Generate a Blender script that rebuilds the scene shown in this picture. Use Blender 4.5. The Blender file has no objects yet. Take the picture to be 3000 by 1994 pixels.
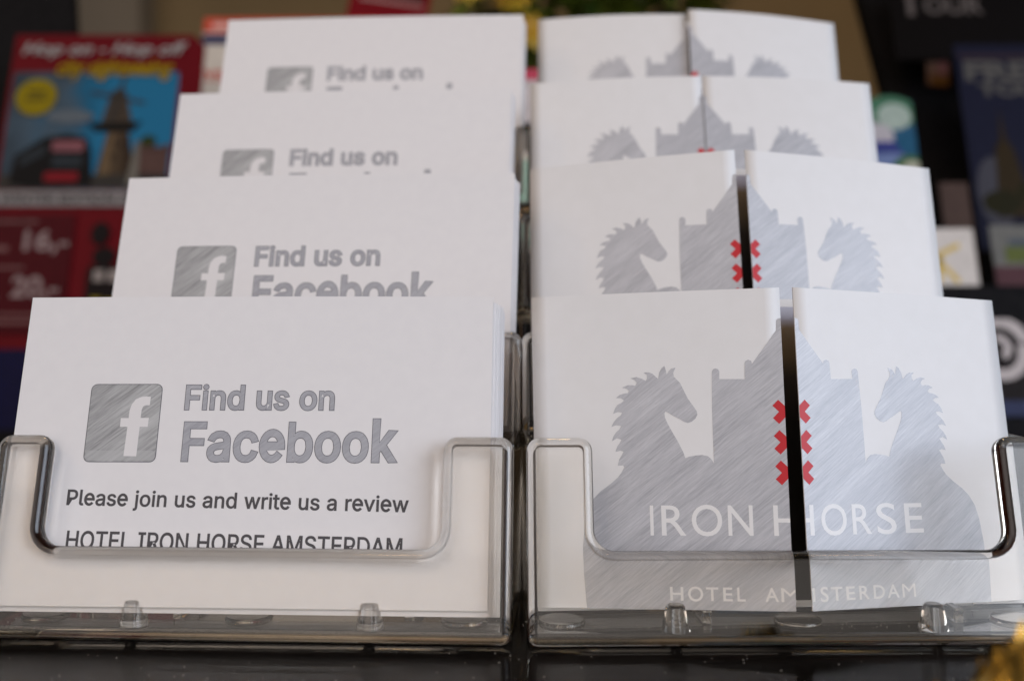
import bpy, bmesh, math, random
from mathutils import Vector, Matrix
random.seed(7)
R = math.radians
MM = 0.001
sc = bpy.context.scene
COL = sc.collection

# ------------------------------------------------------------------ camera
cam_d = bpy.data.cameras.new('camera')
cam_d.sensor_width = 36.0
cam_d.lens = 36.0 * 3094 / 3000
cam_d.clip_start = 0.005
cam_d.clip_end = 50
cam_d.dof.use_dof = True
cam_d.dof.focus_distance = 0.186
cam_d.dof.aperture_fstop = 11.0
cam_d.dof.aperture_blades = 7
cam = bpy.data.objects.new('camera', cam_d)
COL.objects.link(cam)
cam.location = (0, 0, 0.050)
cam.rotation_euler = (R(90), 0, 0)
sc.camera = cam

# ------------------------------------------------------------------ world and lamps
w = bpy.data.worlds.new('World'); sc.world = w; w.use_nodes = True
bg = w.node_tree.nodes['Background']
bg.inputs[0].default_value = (1.0, 0.86, 0.72, 1); bg.inputs[1].default_value = 0.035

def area_light(name, loc, target, sx, sy, power, color, spread=180):
    d = bpy.data.lights.new(name, 'AREA'); d.shape = 'RECTANGLE'; d.size = sx; d.size_y = sy
    d.energy = power; d.color = color; d.spread = R(spread)
    o = bpy.data.objects.new(name, d); COL.objects.link(o); o.location = loc
    o.rotation_euler = (Vector(target) - Vector(loc)).to_track_quat('-Z', 'Y').to_euler()
    return o
# the room's daylight window, to the right and a little behind the photographer
area_light('window_light', (1.05, -0.56, 0.50), (0.03, 0.2, 0.05), 1.45, 0.95, 3.3, (0.76, 0.85, 1.0), 66)
# soft fill added above and behind the photographer
area_light('overhead_fill', (-0.55, -0.85, 1.15), (-0.02, 0.2, 0.06), 2.3, 1.5, 2.9, (1.0, 0.90, 0.86), 80)
# broad fill added behind the photographer to brighten the front panels
area_light('front_fill', (-0.40, -1.6, 0.45), (-0.05, 0.2, 0.05), 3.4, 1.1, 3.0, (1.0, 0.92, 0.88), 100)
for nm, loc, p in (('warm_lamp_fill', (-0.75, 0.02, 0.80), 1.2), ('warm_lamp_fill', (-0.22, -0.32, 0.78), 0.55), ('warm_lamp_fill', (0.36, -0.25, 0.85), 0.45), ('warm_lamp_fill', (-0.50, 0.06, 0.42), 0.35), ('warm_lamp_fill', (0.55, 1.2, 0.95), 1.1), ('warm_lamp_fill', (0.05, 0.45, 0.80), 2.0)):  # first four placed for warm glints; last two added to brighten wall and plant
    d = bpy.data.lights.new(nm, 'POINT'); d.energy = p; d.color = (1.0, 0.66, 0.30); d.shadow_soft_size = 0.035
    o = bpy.data.objects.new(nm, d); COL.objects.link(o); o.location = loc

sc.view_settings.view_transform = 'Standard'
sc.view_settings.look = 'None'
sc.view_settings.exposure = 0.15
sc.view_settings.gamma = 1.0
cy = sc.cycles
cy.max_bounces = 18; cy.transmission_bounces = 16; cy.transparent_max_bounces = 16
cy.glossy_bounces = 8; cy.diffuse_bounces = 4
cy.sample_clamp_indirect = 0.0
cy.blur_glossy = 0.0
cy.use_denoising = True

# ------------------------------------------------------------------ materials
def mat(name, color, rough=0.5, metal=0.0, coat=0.0, spec=0.5, coat_rough=0.15):
    m = bpy.data.materials.new(name); m.use_nodes = True
    b = m.node_tree.nodes['Principled BSDF']
    b.inputs['Base Color'].default_value = (*color, 1); b.inputs['Roughness'].default_value = rough
    b.inputs['Metallic'].default_value = metal; b.inputs['Coat Weight'].default_value = coat
    b.inputs['Coat Roughness'].default_value = coat_rough
    b.inputs['Specular IOR Level'].default_value = spec
    return m
def nodes(m): return m.node_tree.nodes, m.node_tree.links, m.node_tree.nodes['Principled BSDF']
def ramp(n, stops):
    r = n.new('ShaderNodeValToRGB'); e = r.color_ramp.elements
    while len(e) < len(stops): e.new(0.5)
    for k, (p, c) in enumerate(stops):
        e[k].position = p; e[k].color = (*c, 1)
    return r
def noisy(m, c1, c2, scale=60, detail=4, stretch=(1, 1, 1), rot=(0, 0, 0), lo=0.3, hi=0.7, bump=0.0, seed=0.0, bdist=0.0002):
    n, l, b = nodes(m)
    tc = n.new('ShaderNodeTexCoord'); mr = n.new('ShaderNodeMapping'); mp = n.new('ShaderNodeMapping')
    mr.inputs['Rotation'].default_value = rot; mr.inputs['Location'].default_value = (seed, seed * .7, seed * .3)
    mp.inputs['Scale'].default_value = stretch
    l.new(tc.outputs['Object'], mr.inputs[0]); l.new(mr.outputs[0], mp.inputs[0])
    t = n.new('ShaderNodeTexNoise'); t.inputs['Scale'].default_value = scale; t.inputs['Detail'].default_value = detail
    l.new(mp.outputs[0], t.inputs['Vector'])
    r = ramp(n, [(lo, c1), (hi, c2)])
    l.new(t.outputs[0], r.inputs[0]); l.new(r.outputs[0], b.inputs['Base Color'])
    if bump:
        bu = n.new('ShaderNodeBump'); bu.inputs['Strength'].default_value = bump; bu.inputs['Distance'].default_value = bdist
        l.new(t.outputs[0], bu.inputs['Height']); l.new(bu.outputs[0], b.inputs['Normal'])
    return m

# paper: nearly white with very faint mottling and fibre relief
M_PAPER = noisy(mat('white_paper', (.75, .72, .71), 0.6, coat=0.06, coat_rough=0.5, spec=.25), (.745, .715, .71), (.765, .735, .727), scale=420, detail=6, bump=0.05, bdist=0.00003)
M_LEAF = noisy(mat('satin_paper', (.75, .73, .72), 0.5, coat=0.35, coat_rough=0.42, spec=.3), (.745, .725, .715), (.765, .745, .738), scale=300, detail=6, bump=0.05, bdist=0.00003)
M_KNOCK = mat('unprinted_letter', (.74, .72, .71), 0.45, coat=0.4, coat_rough=0.4)
M_FWHITE = mat('unprinted_white', (.70, .67, .665), 0.45, coat=0.2)
# brushed silver ink: streaks rising to the right
def brushed(name, dark, light, seed, scale=210, coat=0.5, metal=0.15, lo=.3, hi=.72):
    m = mat(name, light, 0.36, metal, coat, coat_rough=.24)
    n, l, b = nodes(m)
    tc = n.new('ShaderNodeTexCoord'); mr = n.new('ShaderNodeMapping'); mp = n.new('ShaderNodeMapping')
    mr.inputs['Rotation'].default_value = (0, R(38), 0); mr.inputs['Location'].default_value = (seed, 0, seed)
    mp.inputs['Scale'].default_value = (0.16, 0.16, 3.2)
    l.new(tc.outputs['Object'], mr.inputs[0]); l.new(mr.outputs[0], mp.inputs[0])
    t1 = n.new('ShaderNodeTexNoise'); t1.inputs['Scale'].default_value = scale * 3.0; t1.inputs['Detail'].default_value = 7; t1.inputs['Roughness'].default_value = .75
    t2 = n.new('ShaderNodeTexNoise'); t2.inputs['Scale'].default_value = scale * .45; t2.inputs['Detail'].default_value = 2
    l.new(mp.outputs[0], t1.inputs['Vector']); l.new(mp.outputs[0], t2.inputs['Vector'])
    mx = n.new('ShaderNodeMath'); mx.operation = 'MULTIPLY_ADD'; mx.inputs[1].default_value = .74
    sc2 = n.new('ShaderNodeMath'); sc2.operation = 'MULTIPLY'; sc2.inputs[1].default_value = .26
    l.new(t2.outputs[0], sc2.inputs[0]); l.new(t1.outputs[0], mx.inputs[0]); l.new(sc2.outputs[0], mx.inputs[2])
    r = ramp(n, [(lo, dark), (hi, light)])
    l.new(mx.outputs[0], r.inputs[0]); l.new(r.outputs[0], b.inputs['Base Color'])
    return m
M_SILVER = brushed('brushed_silver_ink', (.24, .24, .27), (.58, .575, .60), 1.3, scale=420)
M_LOGO = brushed('brushed_grey_ink', (.12, .12, .125), (.60, .595, .59), 4.1, scale=190, coat=0, metal=0)
M_LOGO_LOW = brushed('pale_brushed_grey_ink', (.29, .29, .29), (.50, .495, .495), 4.1, scale=190, coat=0, metal=0)
M_TEXT = brushed('brushed_text_ink', (.24, .24, .27), (.47, .465, .49), 2.2, scale=330, coat=0, metal=0)
M_LINE = mat('dark_outline_ink', (.12, .12, .135), 0.6)
M_BLACKINK = mat('charcoal_ink', (.055, .05, .055), 0.5)
M_RED = mat('red_ink', (.52, .006, .015), 0.5, spec=.05, coat=0.7, coat_rough=.24)
for _m in (M_SILVER, M_RED):
    _m.node_tree.nodes['Principled BSDF'].inputs['Coat IOR'].default_value = 1.55
    _m.node_tree.nodes['Principled BSDF'].inputs['Coat Weight'].default_value = .8; _m.node_tree.nodes['Principled BSDF'].inputs['Metallic'].default_value = 0
    _m.node_tree.nodes['Principled BSDF'].inputs['Coat Roughness'].default_value = .42

M_SILVER.node_tree.nodes['Principled BSDF'].inputs['Coat IOR'].default_value = 1.65
M_RED.node_tree.nodes['Principled BSDF'].inputs['Coat Weight'].default_value = .6
M_ACRYL = bpy.data.materials.new('clear_acrylic'); M_ACRYL.use_nodes = True
_n = M_ACRYL.node_tree.nodes; _n.clear()
_g = _n.new('ShaderNodeBsdfGlass'); _g.inputs['IOR'].default_value = 1.49; _g.inputs['Roughness'].default_value = 0.0
_g.inputs['Color'].default_value = (.995, .988, .975, 1)
_o = _n.new('ShaderNodeOutputMaterial'); M_ACRYL.node_tree.links.new(_g.outputs[0], _o.inputs[0])
_v = _n.new('ShaderNodeVolumeAbsorption'); _v.inputs['Color'].default_value = (.82, .66, .38, 1); _v.inputs['Density'].default_value = 15
M_ACRYL.node_tree.links.new(_v.outputs[0], _o.inputs['Volume'])

# ------------------------------------------------------------------ object helpers
def link(name, me, m, parent=None, smooth=False):
    o = bpy.data.objects.new(name, me); COL.objects.link(o)
    if m is not None and not me.materials: me.materials.append(m)
    if parent is not None: o.parent = parent
    return o
def tag(o, label=None, cat=None, group=None, kind=None):
    if label: o['label'] = label
    if cat: o['category'] = cat
    if group: o['group'] = group
    if kind: o['kind'] = kind
    return o
def thing(name, label, cat, loc, rot=(0, 0, 0), group=None):
    o = bpy.data.objects.new(name, None); COL.objects.link(o)
    o.empty_display_size = .01
    o.location = Vector(loc) * MM; o.rotation_euler = rot
    return tag(o, label, cat, group)
def mesh_from(name, verts, faces):
    me = bpy.data.meshes.new(name); me.from_pydata([Vector(v) * MM for v in verts], [], faces); me.update()
    bm = bmesh.new(); bm.from_mesh(me); bmesh.ops.recalc_face_normals(bm, faces=bm.faces); bm.to_mesh(me); bm.free()
    return me
def box(x0, x1, y0, y1, z0, z1):
    v = [(x, y, z) for z in (z0, z1) for y in (y0, y1) for x in (x0, x1)]
    return v, [(0, 1, 3, 2), (4, 6, 7, 5), (0, 4, 5, 1), (2, 3, 7, 6), (0, 2, 6, 4), (1, 5, 7, 3)]
def bevel_box(name, x0, x1, y0, y1, z0, z1, bev=0.3, seg=2, shear=None):
    v, f = box(x0, x1, y0, y1, z0, z1)
    if shear: v = [shear(p) for p in v]
    me = mesh_from(name, v, f)
    bm = bmesh.new(); bm.from_mesh(me)
    bmesh.ops.bevel(bm, geom=bm.edges[:], offset=bev * MM, segments=seg, profile=.5, affect='EDGES')
    bm.to_mesh(me); bm.free()
    for p in me.polygons: p.use_smooth = p.area < (bev * 3 * MM) ** 2 * 4 and False
    return me
def fill_contours(contours):
    """planar fill (with holes) of closed 2-D contours in mm -> verts (x, y), faces"""
    c = bpy.data.curves.new('outline', 'CURVE'); c.dimensions = '2D'; c.fill_mode = 'BOTH'
    for pts in contours:
        s = c.splines.new('POLY'); s.points.add(len(pts) - 1)
        for k, (x, y) in enumerate(pts): s.points[k].co = (x, y, 0, 1)
        s.use_cyclic_u = True
    o = bpy.data.objects.new('outline', c); COL.objects.link(o)
    bpy.context.view_layer.update()
    me = bpy.data.meshes.new_from_object(o)
    bpy.data.objects.remove(o); bpy.data.curves.remove(c)
    v = [(p.co.x, p.co.y) for p in me.vertices]; f = [tuple(p.vertices) for p in me.polygons]
    bpy.data.meshes.remove(me)
    return v, f
def builtin_text(s, off=0.0):
    c = bpy.data.curves.new('t', 'FONT'); c.body = s; c.offset = off; c.resolution_u = 5
    o = bpy.data.objects.new('t', c); COL.objects.link(o); bpy.context.view_layer.update()
    me = bpy.data.meshes.new_from_object(o); bpy.data.objects.remove(o); bpy.data.curves.remove(c)
    v = [(p.co.x, p.co.y) for p in me.vertices]; f = [tuple(p.vertices) for p in me.polygons]
    bpy.data.meshes.remove(me)
    return v, f
def fit_box(vf, u0, u1, v0, v1, slope=0.0, slant=0.0):
    """scale flat verts (x right, y up) to u0..u1, with v measured downward: top v0, bottom v1"""
    v, f = vf
    if slant: v = [(x + y * slant, y) for x, y in v]
    xs = [p[0] for p in v]; ys = [p[1] for p in v]
    a, b, c, d = min(xs), max(xs), min(ys), max(ys)
    out = []
    for x, y in v:
        u = u0 + (x - a) / (b - a) * (u1 - u0)
        out.append((u, v1 - (y - c) / (d - c) * (v1 - v0) + slope * (u - u0)))
    return out, f
def sheet(name, vf, mapper, m, parent, cut=0.0, clip=None):
    """print on paper: a flat filled figure in sheet coordinates (u right, v down), laid on by mapper"""
    v, f = vf
    bm = bmesh.new()
    bv = [bm.verts.new((u, vv, 0)) for u, vv in v]
    for fc in f:
        try: bm.faces.new([bv[i] for i in fc])
        except ValueError: pass
    if clip:
        for co, no in clip:
            bmesh.ops.bisect_plane(bm, geom=bm.verts[:] + bm.edges[:] + bm.faces[:], plane_co=(co, 0, 0), plane_no=(no, 0, 0), clear_outer=True)
    if cut:
        us = [q.co.x for q in bm.verts]
        k = math.ceil(min(us) / cut)
        while k * cut < max(us):
            bmesh.ops.bisect_plane(bm, geom=bm.verts[:] + bm.edges[:] + bm.faces[:], plane_co=(k * cut, 0, 0), plane_no=(1, 0, 0)); k += 1
    for q in bm.verts: q.co = Vector(mapper(q.co.x, q.co.y)) * MM
    bm.normal_update()
    for fc in bm.faces:
        if fc.normal.y > 0: fc.normal_flip()
    me = bpy.data.meshes.new(name); bm.to_mesh(me); bm.free()
    return link(name, me, m, parent)
def merge(parts):
    V, F = [], []
    for v, f in parts:
        n = len(V); V += v; F += [tuple(i + n for i in q) for q in f]
    return V, F
def rect(u0, v0, u1, v1): return [(u0, v0), (u1, v0), (u1, v1), (u0, v1)], [(0, 1, 2, 3)]
def rrect(u0, v0, u1, v1, r, n=5):
    p = []
    for cx, cyy, a0 in ((u1 - r, v1 - r, 0), (u0 + r, v1 - r, 90), (u0 + r, v0 + r, 180), (u1 - r, v0 + r, 270)):
        for k in range(n + 1):
            a = R(a0 + 90 * k / n); p.append((cx + r * math.cos(a), cyy + r * math.sin(a)))
    return p
def disc(cu, cv, r, n=28, sy=1): return [(cu + r * math.cos(2 * math.pi * k / n), cv + sy * r * math.sin(2 * math.pi * k / n)) for k in range(n)], [tuple(range(n))]
def poly(pts): return list(pts), [tuple(range(len(pts)))]
def stroke_path(pts, wd):
    """a constant-width stroke along a polyline as quads with mitred joints"""
    L = []; Rr = []
    n = len(pts)
    for i, p in enumerate(pts):
        a = Vector(pts[max(i - 1, 0)]); b = Vector(pts[min(i + 1, n - 1)]); p = Vector(p)
        d0 = (p - a).normalized() if i > 0 else (b - p).normalized()
        d1 = (b - p).normalized() if i < n - 1 else d0
        t = (d0 + d1).normalized(); nn = Vector((-t.y, t.x)); k = wd / 2 / max(.4, nn.dot(Vector((-d0.y, d0.x))))
        L.append(tuple(p + nn * k)); Rr.append(tuple(p - nn * k))
    V = L + Rr; F = [(i, i + 1, n + i + 1, n + i) for i in range(n - 1)]
    return V, F

GLYPHS={'A':(480,[[16,0,201,509,276,509,463,0,395,0,287,302,264,372,250,420,232,478,245,478,228,419,213,371,201,333,191,302,85,0],[110,142,110,199,370,199,370,142]]),'D':(502,[[219,0,96,0,96,57,215,57,272,63,318,81,354,110,379,149,394,198,399,255,394,312,379,361,354,399,320,428,275,446,221,452,93,452,93,509,225,509,261,507,294,501,325,492,353,478,399,441,433,391,446,361,455,329,460,293,462,255,460,217,455,181,446,149,433,119,417,92,398,68,376,48,351,31,322,17,291,8,256,2],[125,509,125,0,60,0,60,509]]),'E':(419,[[60,0,60,509,372,509,372,452,125,452,125,286,355,286,355,229,125,229,125,57,375,57,375,0]]),'F':(410,[[60,0,60,509,369,509,369,452,125,452,125,278,346,278,346,221,125,221,125,0]]),'H':(517,[[60,0,60,509,125,509,125,289,392,289,392,509,457,509,457,0,392,0,392,232,125,232,125,0]]),'I':(300,[[31,0,31,57,118,57,118,452,31,452,31,509,269,509,269,452,183,452,183,57,269,57,269,0]]),'L':(393,[[60,0,60,509,125,509,125,57,361,57,361,0]]),'M':(628,[[60,0,60,509,152,509,277,187,287,159,299,123,311,84,322,49,307,49,318,83,330,121,342,158,352,187,476,509,568,509,568,0,504,0,504,291,504,327,505,369,506,413,507,457,513,457,498,409,482,363,467,322,456,291,342,0,286,0,170,291,159,321,145,361,129,408,112,457,119,457,120,416,121,372,122,328,122,291,122,0]]),'N':(523,[[60,0,60,509,136,509,343,183,363,151,388,107,414,55,405,54,401,108,399,157,399,195,399,509,463,509,463,0,387,0,202,290,177,331,148,381,108,452,119,454,122,384,124,328,125,291,125,0]]),'O':(533,[[267,-7,235,-5,205,1,177,11,150,25,126,42,105,63,86,88,70,115,57,146,48,179,42,215,40,254,42,293,48,329,57,362,70,393,86,421,105,445,126,466,150,484,177,498,205,508,235,514,267,516,299,514,329,508,357,498,384,484,408,466,429,445,448,421,464,393,477,362,486,329,491,293,493,254,491,215,486,179,477,146,464,115,448,88,429,63,408,42,384,25,357,11,329,1,299,-5],[267,53,310,59,349,76,383,105,408,144,425,194,430,254,425,314,408,365,383,404,349,433,310,450,267,456,223,450,184,433,151,404,125,364,109,314,103,254,109,194,125,144,151,105,184,76,223,59]]),'P':(445,[[60,0,60,509,235,509,289,503,332,487,366,462,390,430,404,391,409,348,404,304,390,265,366,233,332,207,289,191,235,186,109,186,109,242,233,242,269,246,297,256,318,272,333,294,344,348,333,402,318,423,297,439,268,449,232,452,125,452,125,0]]),'R':(449,[[60,0,60,509,236,509,290,504,333,489,367,465,390,433,405,395,409,352,405,309,390,271,367,240,333,217,289,203,236,198,96,198,96,255,234,255,269,258,298,267,319,281,334,300,345,352,334,405,319,425,298,440,269,449,233,452,125,452,125,0],[353,0,230,229,303,229,428,0]]),'S':(447,[[224,-9,172,-4,128,9,91,31,64,60,46,96,38,137,104,137,110,110,123,88,166,59,224,49,286,60,329,92,341,114,346,139,342,161,332,179,296,205,245,222,184,239,128,260,86,289,60,326,52,372,58,413,75,448,102,476,138,498,180,511,227,516,275,511,316,498,351,476,377,449,394,415,401,378,337,378,326,412,302,437,267,453,225,459,167,448,129,418,115,376,119,352,131,334,169,308,212,293,264,279,312,264,359,238,395,198,405,171,408,139,403,99,386,64,360,34,323,11,278,-4]]),'T':(449,[[32,452,32,509,417,509,417,452,257,452,257,0,193,0,193,452]]),'a':(389,[[160,-9,94,5,68,22,48,45,35,73,30,108,34,138,43,161,78,193,125,211,178,220,234,227,265,235,276,255,276,257,267,297,240,322,196,331,149,322,118,301,100,274,41,291,57,322,79,346,133,375,194,384,239,379,286,360,322,320,333,290,337,251,337,0,277,0,277,52,272,52,252,25,215,1],[170,45,202,49,228,59,263,93,276,138,276,190,259,182,231,176,200,171,175,168,134,159,103,139,92,105,102,72,130,52]]),'b':(424,[[229,-8,198,-5,172,4,138,31,118,59,112,59,112,0,53,0,53,509,114,509,114,319,118,319,137,346,171,373,197,381,229,384,274,378,313,361,345,332,370,293,385,245,390,189,385,133,370,84,346,45,313,16,274,-2],[220,47,253,51,279,66,301,88,316,117,328,189,316,261,301,290,280,311,253,325,220,330,188,325,161,312,140,291,125,263,116,229,113,189,116,150,125,115,140,86,162,65,188,51]]),'c':(396,[[207,-8,159,-2,117,16,82,46,56,85,40,133,34,187,40,243,56,291,82,330,117,360,159,378,207,384,260,377,305,356,340,322,362,277,303,262,290,289,270,311,242,325,207,330,173,325,145,310,124,287,108,258,96,187,108,117,124,89,145,66,173,51,207,46,243,52,271,66,292,89,304,117,363,102,341,56,306,21,261,-1]]),'d':(424,[[195,-8,151,-2,111,16,79,45,55,84,39,133,34,189,39,245,55,293,79,332,112,361,151,378,196,384,228,381,253,373,287,346,306,319,311,319,311,509,372,509,372,0,313,0,313,59,307,59,287,31,252,4,227,-5],[205,47,236,51,263,65,284,86,299,115,312,189,309,229,300,263,284,291,263,312,237,325,205,330,172,325,145,311,124,290,108,261,96,189,109,117,124,88,145,66,172,51]]),'e':(404,[[212,-8,161,-2,117,16,82,46,56,85,40,132,34,187,39,242,55,290,81,329,115,359,157,378,205,384,266,374,319,341,341,315,357,282,368,242,371,194,371,169,75,169,75,221,338,221,310,202,298,269,283,294,263,314,237,326,205,330,173,326,146,313,109,270,96,211,96,178,100,139,110,106,128,80,151,61,179,50,212,46,254,53,285,73,306,105,365,91,335,39,283,4]]),'i':(167,[[53,0,53,379,114,379,114,0],[84,443,54,455,41,483,54,512,84,524,114,512,126,483,114,455]]),'j':(167,[[53,379,114,379,114,-30,102,-90,86,-113,65,-129,37,-139,4,-143,-10,-143,-10,-87,2,-87,25,-83,40,-72,50,-54,53,-29],[83,443,53,455,41,483,53,512,83,524,114,512,126,483,114,455]]),'k':(381,[[110,137,110,212,121,212,284,379,360,379,184,199,177,199],[53,0,53,509,114,509,114,0],[294,0,148,186,191,229,372,0]]),'l':(189,[[139,-2,101,3,74,20,58,47,53,84,53,509,114,509,114,99,115,77,120,62,130,54,146,52,160,53,170,54,181,3,162,-1]]),'n':(410,[[114,227,114,0,53,0,53,379,112,379,112,287,102,287,124,332,152,362,187,379,227,384,264,380,295,369,321,349,341,321,353,285,357,240,357,0,296,0,296,235,290,275,273,304,246,323,210,329,161,317,126,283,117,257]]),'o':(415,[[207,-8,159,-2,117,16,82,46,56,85,40,133,34,187,40,243,56,291,82,330,117,360,159,378,207,384,256,378,299,360,333,330,359,291,376,243,381,187,376,133,359,85,333,46,299,16,256,-2],[207,46,242,51,270,66,292,89,307,117,319,187,307,258,292,287,270,310,242,325,207,330,173,325,145,310,124,287,108,258,96,187,108,117,124,89,145,66,173,51]]),'r':(259,[[53,0,53,379,112,379,112,321,115,321,130,347,152,367,181,380,213,385,229,384,243,384,243,322,230,324,207,326,159,315,126,284,114,237,114,0]]),'s':(365,[[182,-8,112,3,62,38,45,63,36,94,94,107,105,79,124,60,150,49,181,45,217,50,244,62,262,81,268,103,254,136,212,155,149,170,104,186,72,208,53,237,47,274,51,305,65,332,87,354,115,370,149,381,187,384,223,381,254,372,299,339,324,290,268,277,243,316,219,328,187,333,156,329,131,317,114,299,109,277,112,258,124,243,144,232,172,223,229,209,275,194,306,171,325,142,331,107,326,75,312,47,290,24,260,6,223,-5]]),'t':(227,[[204,379,204,327,6,327,6,379],[65,471,126,471,126,98,128,76,136,61,150,53,170,50,185,51,202,54,213,2,192,-3,168,-4,125,2,92,21,72,52,65,93]]),'u':(410,[[182,-5,146,-1,115,11,89,31,69,59,57,95,53,139,53,379,114,379,114,144,119,105,137,75,164,56,200,50,249,62,283,97,296,153,296,379,357,379,357,0,298,0,298,92,307,92,286,47,257,17,222,0]]),'v':(389,[[163,0,17,379,84,379,165,155,187,87,206,21,184,21,203,87,224,155,305,379,371,379,226,0]]),'w':(567,[[138,0,23,379,87,379,133,214,154,137,175,41,165,41,186,135,206,214,252,379,316,379,362,214,382,136,402,41,391,41,413,135,434,214,480,379,545,379,429,0,368,0,319,172,305,225,291,280,277,338,291,338,277,280,263,225,248,172,199,0]])}
# ------------------------------------------------------------------ lettering outlines (units of 1/1000 em)
def glyph_text(s, bold=0.0, track=0.0):
    """contours of a string from the outline table; bold moves every edge outward"""
    out = []; x = 0
    for ch in s:
        if ch == ' ': x += 210 + track; continue
        adv, cons = GLYPHS[ch]
        if ch == 'k':  # one clean outline
            cons = [[58,0, 58,561, 135,561, 135,215, 290,402, 385,402, 228,222, 392,0, 300,0, 178,170, 135,125, 135,0]]
        if ch == 'D':
            ar = lambda rx, ry, x0: [(x0 + rx * math.cos(R(a)), 258 + ry * math.sin(R(a))) for a in range(-90, 91, 12)]
            cons = [[q for p_ in [(58, 0)] + ar(225, 258, 240) + [(58, 516)] for q in p_], [q for p_ in [(118, 54)] + ar(165, 204, 236) + [(118, 462)] for q in p_]]
        if ch == 'e':
            oo = lambda a: (202 + 172 * math.cos(R(a)), 200 + 208 * math.sin(R(a)))
            ii = lambda a: (202 + 110 * math.cos(R(a)), 200 + 147 * math.sin(R(a)))
            c1 = [(374, 174)] + [oo(a) for a in range(4, 318, 12)] + [oo(320)] + [ii(a) for a in range(318, 190, -12)] + [(94, 174)]
            c2 = [(305, 236)] + [ii(a) for a in range(24, 158, 12)] + [(99, 236)]
            cons = [[q for p_ in c1 for q in p_], [q for p_ in c2 for q in p_]]
        for c in cons:
            p = [Vector((c[i], c[i + 1])) for i in range(0, len(c), 2)]
            q = []
            for a in p:
                if not q or (a - q[-1]).length > 1.5: q.append(a)
            if (q[0] - q[-1]).length < 1.5: q.pop()
            p = q
            n = len(p); r = []
            for i in range(n):
                d0 = (p[i] - p[i - 1]).normalized(); d1 = (p[(i + 1) % n] - p[i]).normalized()
                n0 = Vector((-d0.y, d0.x)); n1 = Vector((-d1.y, d1.x)); nn = n0 + n1
                if nn.length < 1e-3: nn = n0.copy()
                nn.normalize(); k = bold / max(.55, nn.dot(n0))
                r.append((p[i], nn * k))
            out.append((ch, x, r, p))
        x += adv + track
    return out
def area2(p): return sum(p[i - 1].x * p[i].y - p[i].x * p[i - 1].y for i in range(len(p))) / 2
def text_contours(s, bold=0.0, track=0.0):
    g = glyph_text(s, bold, track); res = []
    for ch, x, r, p in g:
        mine = area2(p)
        # a hole lies inside another contour of the same glyph
        big = max((area2(pp) for c2, x2, rr, pp in g if x2 == x), key=abs)
        sgn = -1 if big > 0 else 1   # outward is the right-hand side of a counter-clockwise outline
        if ch in 'eD' and abs(mine) < abs(big): sgn = -sgn
        res.append([(v.x + d.x * sgn + x, v.y + d.y * sgn) for v, d in r])
    return res
def lettering(s, u0, u1, v0, v1, bold=0.0, grow=0.0, track=0.0, slope=0.0):
    """lettering fitted to a box (cap top v0 .. baseline v1); grow adds an outline of that many mm"""
    base = text_contours(s, bold, track)
    xs = [p[0] for c in base for p in c]
    a, b = min(xs), max(xs); kx = (u1 - u0) / (b - a); cap = 517 + 0; 
    capb = 2 * bold
    ky = (v1 - v0) / (CAPH + capb)
    def fitc(c): return [(u0 + (x - a) * kx, v1 - (y + bold) * ky + slope * ((x - a) * kx)) for x, y in c]
    if grow:
        base = text_contours(s, bold + grow / ky, track)
    cs = [fitc(c) for c in base]
    return merge_letters(cs, s)
def merge_letters(cs, s):
    flipped = [[(x, -y) for x, y in c] for c in cs]
    v, f = fill_contours(flipped)
    return [(x, -y) for x, y in v], f
CAPH = max(p for p in GLYPHS['H'][1][0][1::2])

# ------------------------------------------------------------------ the setting
def structure(name, me, m): return tag(link(name, me, m), kind='structure')
M_COUNTER = mat('black_gloss_counter', (.006, .0055, .0055), 0.12, spec=0.04)
noisy(M_COUNTER, (.004, .0035, .0035), (.009, .008, .007), scale=900, detail=5)
_n, _l, _b = nodes(M_COUNTER)
_tc = _n.new('ShaderNodeTexCoord'); _t1 = _n.new('ShaderNodeTexNoise'); _t1.inputs['Scale'].default_value = 45; _t1.inputs['Detail'].default_value = 8
_r = ramp(_n, [(.4, (.07, .07, .07)), (.7, (.24, .24, .24))]); _l.new(_tc.outputs['Object'], _t1.inputs['Vector']); _l.new(_t1.outputs[0], _r.inputs[0]); _l.new(_r.outputs[0], _b.inputs['Roughness'])
structure('counter_top', bevel_box('counter_top', -1100, 1300, -330, 880, -40, 0, 2, 3), M_COUNTER)
M_WALL = noisy(mat('ochre_wall', (.30, .21, .11), .9), (.23, .165, .085), (.33, .23, .115), scale=3.0, detail=3)
structure('back_wall', mesh_from('back_wall', *box(-1600, 1800, 1500, 1520, -900, 1800)), M_WALL)
M_PIL = noisy(mat('grey_beige_wall', (.25, .21, .16), .8), (.20, .165, .125), (.27, .225, .17), scale=4.0, detail=2)
structure('wall_pilaster', mesh_from('wall_pilaster', *box(-850, -508, 1440, 1500, -900, 1800)), M_PIL)

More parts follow.
